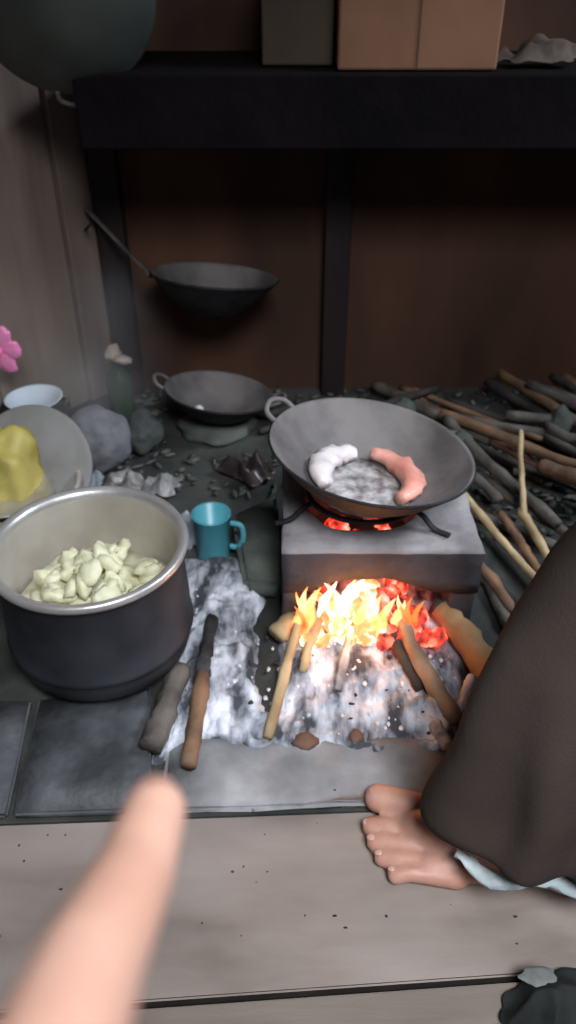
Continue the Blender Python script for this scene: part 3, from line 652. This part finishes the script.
# ------------------------------------------------------------------ steam over the big pot
vm = bpy.data.materials.new('steam'); vm.use_nodes = True; nt = vm.node_tree; nt.nodes.remove(nt.nodes['Principled BSDF'])
vs_ = nt.nodes.new('ShaderNodeVolumeScatter'); vs_.inputs['Color'].default_value = (.95, .95, .97, 1); tc = nt.nodes.new('ShaderNodeTexCoord'); nz = nt.nodes.new('ShaderNodeTexNoise'); nz.inputs['Scale'].default_value = 7; nz.inputs['Detail'].default_value = 2
mr = nt.nodes.new('ShaderNodeMapRange'); mr.inputs['From Min'].default_value = .40; mr.inputs['From Max'].default_value = .70; mr.inputs['To Min'].default_value = .05; mr.inputs['To Max'].default_value = 1.8
nt.links.new(tc.outputs['Object'], nz.inputs['Vector']); nt.links.new(nz.outputs['Fac'], mr.inputs['Value']); vd = nt.nodes.new('ShaderNodeVectorMath'); vd.operation = 'MULTIPLY'; vd.inputs[1].default_value = (1 / .17, 1 / .24, 1 / .21); vl = nt.nodes.new('ShaderNodeVectorMath'); vl.operation = 'LENGTH'
fo = nt.nodes.new('ShaderNodeMapRange'); fo.interpolation_type = 'SMOOTHSTEP'; fo.inputs['From Min'].default_value = .15; fo.inputs['From Max'].default_value = .85; fo.inputs['To Min'].default_value = 1; fo.inputs['To Max'].default_value = 0
mm_ = nt.nodes.new('ShaderNodeMath'); mm_.operation = 'MULTIPLY'
nt.links.new(tc.outputs['Object'], vd.inputs[0]); nt.links.new(vd.outputs[0], vl.inputs[0]); nt.links.new(vl.outputs['Value'], fo.inputs['Value']); nt.links.new(fo.outputs[0], mm_.inputs[0]); nt.links.new(mr.outputs['Result'], mm_.inputs[1]); nt.links.new(mm_.outputs[0], vs_.inputs['Density']); nt.links.new(vs_.outputs[0], nt.nodes['Material Output'].inputs['Volume'])
o = lump('steam', (-.30, 1.12, .37), (.17, .24, .21), vm, 6, .08, 3, 1.2); tag(o, 'faint steam drifting up behind the large soot-black pot', 'steam', kind='stuff')

# ------------------------------------------------------------------ dark rag bottom right
p = onz(548, 1000)
o = sheet('floor_rag', (p.x + .01, p.y - .012, .001), .060, .035, .030, M['cloth_dark'], 11, 40, 22, edge=.5, dome=.012); tag(o, 'dark crumpled rag at the bottom right corner', 'rag')
o = sheet('rag_patch', (p.x - .012 - (p.x + .01), .022, .028), .020, .010, .006, M['cloth_pale'], 4, 20, 60, parent=o, edge=.4)

# ------------------------------------------------------------------ squatting person at right
Lk, La = Vector((.345, .575, .475)), Vector((.295, .525, .085))
hipL, hipR = Vector((.66, .585, .20)), Vector((.69, .77, .20))
RkN, Ra = Vector((.52, .80, .47)), Vector((.60, .80, .08))
chest, neck, head = Vector((.60, .665, .52)), Vector((.545, .665, .735)), Vector((.50, .665, .865))
shL, shR = Vector((.57, .505, .655)), Vector((.57, .825, .655))
person = empty('person', (.45, .62, 0), 'person in dark brown trousers squatting barefoot at the right', 'person')
bm = bmesh.new()
limb(bm, [hipL, Lk, La], [.075, .052, .034]); limb(bm, [hipR, RkN, Ra], [.075, .052, .034])
ball(bm, hipL.lerp(hipR, .5), (.12, .15, .10)); limb(bm, [hipL.lerp(hipR, .5), chest, neck], [.12, .115, .05])
limb(bm, [shL, chest, shR], [.048, .11, .048]); limb(bm, [neck, head], [.048, .05])
ball(bm, head, (.092, .074, .108)); ball(bm, head + Vector((-.035, 0, -.06)), (.05, .05, .045))
limb(bm, [head + Vector((-.088, 0, .005)), head + Vector((-.105, 0, -.022))], [.007, .013])
for s in (-1, 1):
    ball(bm, head + Vector((.005, s * .077, -.005)), (.018, .008, .030)); ball(bm, head + Vector((-.080, s * .028, .026)), (.012, .022, .006))
ball(bm, head + Vector((-.088, 0, -.052)), (.010, .024, .006)); ball(bm, head + Vector((-.085, 0, -.063)), (.010, .020, .006))
def hand_on(bm, wr, dirv, side, down=Vector((0, 0, -1))):
    dirv = dirv.normalized(); sd = side.normalized(); pc = wr + dirv * .045
    rot = Matrix((dirv, sd, dirv.cross(sd))).transposed().to_quaternion()
    ball(bm, pc, (.050, .042, .015), rot)
    for f, (off, ln) in enumerate(((-.030, .066), (-.010, .075), (.011, .070), (.031, .055))):
        b0 = wr + dirv * .082 + sd * off; b1 = b0 + dirv * ln * .45 + down * .012; b2 = b1 + dirv * ln * .2 + down * ln * .35; b3 = b2 + down * ln * .28
        limb(bm, [wr + dirv * .04 + sd * off * .6, b0, b1, b2, b3], [.010, .0095, .0088, .008, .007])
    t0 = wr + dirv * .022 - sd * .028; t1 = t0 + dirv * .03 - sd * .026; t2 = t1 + dirv * .030 - sd * .006 + down * .01
    limb(bm, [wr + dirv * .015, t0, t1, t2], [.014, .013, .011, .009])
elL, wrL = Vector((.50, .47, .42)), Vector((.45, .56, .56))
elR, wrR = Vector((.56, .88, .44)), Vector((.58, .80, .56))
limb(bm, [shL, elL, wrL], [.045, .034, .024]); limb(bm, [shR, elR, wrR], [.045, .034, .024])
hand_on(bm, wrL, Vector((-.75, .05, -.05)), Vector((0, 1, .1))); hand_on(bm, wrR, Vector((-.6, .0, -.05)), Vector((0, -1, .1)))
def foot(bm, heel, tip_dir, medial, ank):
    """heel on the ground, tip_dir forward, medial towards the big toe"""
    f = tip_dir.normalized(); m = medial.normalized(); up = Vector((0, 0, 1))
    P = lambda a, b, c: heel + f * a + m * b + up * c
    ball(bm, P(.0, 0, .030), (.034, .032, .030))
    limb(bm, [P(.0, 0, .034), P(.06, .002, .036), P(.13, .006, .030), P(.170, .008, .022)], [.032, .034, .032, .022])
    limb(bm, [ank, P(.08, .006, .055), P(.14, .014, .036)], [.036, .034, .024])
    limb(bm, [P(.04, .0, .028), P(.115, .026, .026), P(.168, .032, .022)], [.026, .025, .021])
    limb(bm, [P(.04, -.006, .024), P(.105, -.022, .020), P(.150, -.032, .016)], [.024, .020, .0155])
    for b0, a0, b1, a1, r0, r1 in ((.032, .165, .038, .232, .0205, .0185), (.004, .172, .001, .234, .0135, .0125), (-.014, .166, -.018, .226, .0128, .0116), (-.030, .158, -.035, .214, .0122, .0112), (-.044, .146, -.052, .196, .0118, .0108)):
        am = (a0 + a1) / 2
        limb(bm, [P(a0 - .03, b0 * .9, r0 + .002), P(a0, b0, r0 + .004), P(am, (b0 + b1) / 2, r0 + .005), P(a1 - .010, b1, r1 + .001)], [r0, r0 * .92, r0 * .86, r1])
heelL = Vector((.318, .508, 0)); tdir = (Vector((.082, .572, 0)) - heelL); mdir = Vector((-tdir.y, tdir.x, 0)) * -1
if mdir.y < 0: mdir = -mdir
foot(bm, heelL, tdir, mdir, La)
heelR = Vector((.635, .80, 0)); foot(bm, heelR, Vector((-1, .05, 0)), Vector((0, -1, 0)), Ra)
body = fin('body', bm, M['skin']); remesh(body, .0038, 5); local(body, person)
# toenails
fN, mN = tdir.normalized(), mdir.normalized()
for a1, b1, r in ((.226, .038, .0095), (.230, .001, .006), (.222, -.018, .0055), (.210, -.035, .005), (.192, -.051, .0045)):
    c = heelL + fN * a1 + mN * b1 + Vector((0, 0, .0345 if r > .009 else .0215))
    o = lump('toenail', (0, 0, 0), (r, r * .85, .0014), M['nail'], 1, .03, 2, rot=(0, R(0), math.atan2(fN.y, fN.x))); o.rotation_euler = (0, R(14), math.atan2(fN.y, fN.x)); o.location = c; o.parent = body; o.location = c
# trousers: loose cloth hanging from the knee to the foot
def ringloft(bm, secs, n=48):
    """secs: centre, rx, ry (horizontal ovals)"""
    rs = []
    for si, (c, rx, ry) in enumerate(secs):
        c = Vector(c); rs.append([bm.verts.new(c + Vector((rx * math.cos(2 * PI * k / n), ry * math.sin(2 * PI * k / n), 0))) for k in range(n)])
    for A, B in zip(rs, rs[1:]):
        for k in range(n): bm.faces.new((A[k], A[(k + 1) % n], B[(k + 1) % n], B[k]))
    bm.faces.new(rs[0][::-1]); bm.faces.new(rs[-1])
bm = bmesh.new()
ringloft(bm, [((.305, .530, .078), .132, .062), ((.302, .528, .092), .146, .072), ((.302, .520, .115), .150, .085), ((.315, .530, .16), .150, .088), ((.330, .545, .24), .148, .092), ((.345, .560, .33), .136, .094), ((.358, .575, .41), .110, .092), ((.37, .58, .475), .085, .085), ((.38, .585, .52), .05, .05)])
limb(bm, [hipL, Lk + Vector((.02, 0, -.01))], [.105, .080]); limb(bm, [hipR, RkN, Ra + Vector((0, 0, .06))], [.105, .080, .085])
ball(bm, hipL.lerp(hipR, .5) + Vector((0, 0, .01)), (.145, .17, .125))
tr = fin('trousers', bm, M['trouser']); remesh(tr, .006, 8)
for v in tr.data.vertices:
    q = v.co
    if q.x < .50 and q.y < .70:
        a = math.atan2(q.y - .53, q.x - .31); fade = min(1, max(0, (.36 - q.z) / .2))
        dsp = .010 * fade * math.sin(a * 8 + q.z * 10 + 3 * noise.noise(q * 5)) + .003 * noise.noise(q * 14)
        v.co = q + Vector((math.cos(a), math.sin(a), 0)) * dsp * min(1, q.z / .1)
local(tr, person)
# pale turned-up hem
bm = bmesh.new(); pts = []
for k in range(31):
    a = R(-150 + 150 * k / 30); pts.append((.305 + (.142 + .006 * math.sin(a * 8)) * math.cos(a), .532 + (.073 + .006 * math.sin(a * 8)) * math.sin(a), .075 + .006 * math.sin(a * 6)))
tube(bm, pts, [.013 * math.sin(PI * min(max(k / 30, .05), .95)) ** .5 + .002 for k in range(31)], 12, .9, 3, flat=.55); o = fin('hem', bm, M['hem']); o.parent = tr; o['label'] = 'pale bluish frayed trouser hem'
# shirt, hair, eyes (above the frame)
bm = bmesh.new(); limb(bm, [hipL.lerp(hipR, .5) + Vector((0, 0, .06)), chest, neck + Vector((.01, 0, -.05))], [.145, .135, .07]); limb(bm, [shL, chest, shR], [.062, .12, .062]); limb(bm, [shL, shL.lerp(elL, .7)], [.062, .052]); limb(bm, [shR, shR.lerp(elR, .7)], [.062, .052])
local(remesh(fin('shirt', bm, M['shirt']), .007, 6), person)
bm = bmesh.new(); ball(bm, head + Vector((.014, 0, .022)), (.094, .080, .102)); hb = fin('hair', bm, M['hair']); local(hb, person)
for s in (-1, 1):
    bm = bmesh.new(); ball(bm, head + Vector((-.079, s * .028, .004)), .011); local(fin('eye', bm, M['eye']), person)

# ------------------------------------------------------------------ pointing hand of the photographer
def cs(px, py, t): return Vector((0, 0, CAMZ)) + ray(px, py) * t
hand = empty('pointing_hand', cs(-20, 1250, .10), 'bare pink hand pointing an index finger up from the bottom left', 'hand')
T, D1, D2, K = cs(155, 812, .212), cs(135, 872, .184), cs(88, 968, .146), cs(15, 1160, .104)
bm = bmesh.new(); fr = [.0084, .0094, .0104, .0112]
limb(bm, [T, D1, D2, K], fr)
ax = (K - D2).normalized(); right = Vector((1, 0, 0)); right = (right - ax * right.dot(ax)).normalized(); dn = ax.cross(right)
if dn.z > 0: dn = -dn
# palm behind the knuckle, the other three fingers curled below it, thumb at the right side
wrist = K + ax * .085 - right * .030
limb(bm, [K, wrist], [.0125, .021]); pk0 = K
for i, ln in enumerate((.046, .043, .034)):
    k0 = K - right * (.021 * (i + 1)) + ax * (.003 + .004 * i)
    limb(bm, [wrist + right * (.004 - .008 * i), k0], [.020, .0115])
    p1 = k0 - ax * ln * .35 + dn * ln * .85; p2 = p1 + ax * ln * .62 + dn * .004; p3 = p2 + ax * ln * .28 - dn * .014
    limb(bm, [k0, p1, p2, p3], [.0112, .0100, .0092, .008])
th0 = wrist - ax * .018 + right * .020 + dn * .006; th1 = th0 - ax * .030 + right * .012 + dn * .014; th2 = th1 - ax * .018 - right * .012 + dn * .016
limb(bm, [wrist, th0, th1, th2], [.018, .0150, .0120, .0095])
limb(bm, [wrist, wrist + ax * .05 - right * .03 + dn * .02, wrist + ax * .22 - right * .14 + dn * .10], [.0225, .024, .034])
hskin = o = fin('hand_skin', bm, M['skin_f']); remesh(o, .0016, 6); local(o, hand)
# nail on the back of the index finger
axf = (D1 - T).normalized(); toc = (Vector((0, 0, CAMZ)) - T); nn = (toc - axf * toc.dot(axf)).normalized(); nn = (nn * .93 - right * .36).normalized(); ss = nn.cross(axf).normalized(); nn = axf.cross(ss).normalized()
if nn.dot(toc) < 0: nn = -nn
bm = bmesh.new(); g = {}
for i in range(13):
    for j in range(13):
        u = (i / 12 - .5) * 2; v = (j / 12 - .5) * 2
        rr = max(abs(u), abs(v)); rn_ = math.hypot(u, v)
        if rn_ > 1e-6: u *= (rr / rn_) ** .6; v *= (rr / rn_) ** .6
        th = u * .80; g[i, j] = bm.verts.new(T + axf * (.001 + v * .0058) + ss * (math.sin(th) * .0080) + nn * (math.cos(th) * .0080 + .0002))
for i in range(12):
    for j in range(12): bm.faces.new((g[i, j], g[i + 1, j], g[i + 1, j + 1], g[i, j + 1]))
bmesh.ops.solidify(bm, geom=bm.faces[:], thickness=.0005)
fin('fingernail', bm, M['nail']).parent = hskin
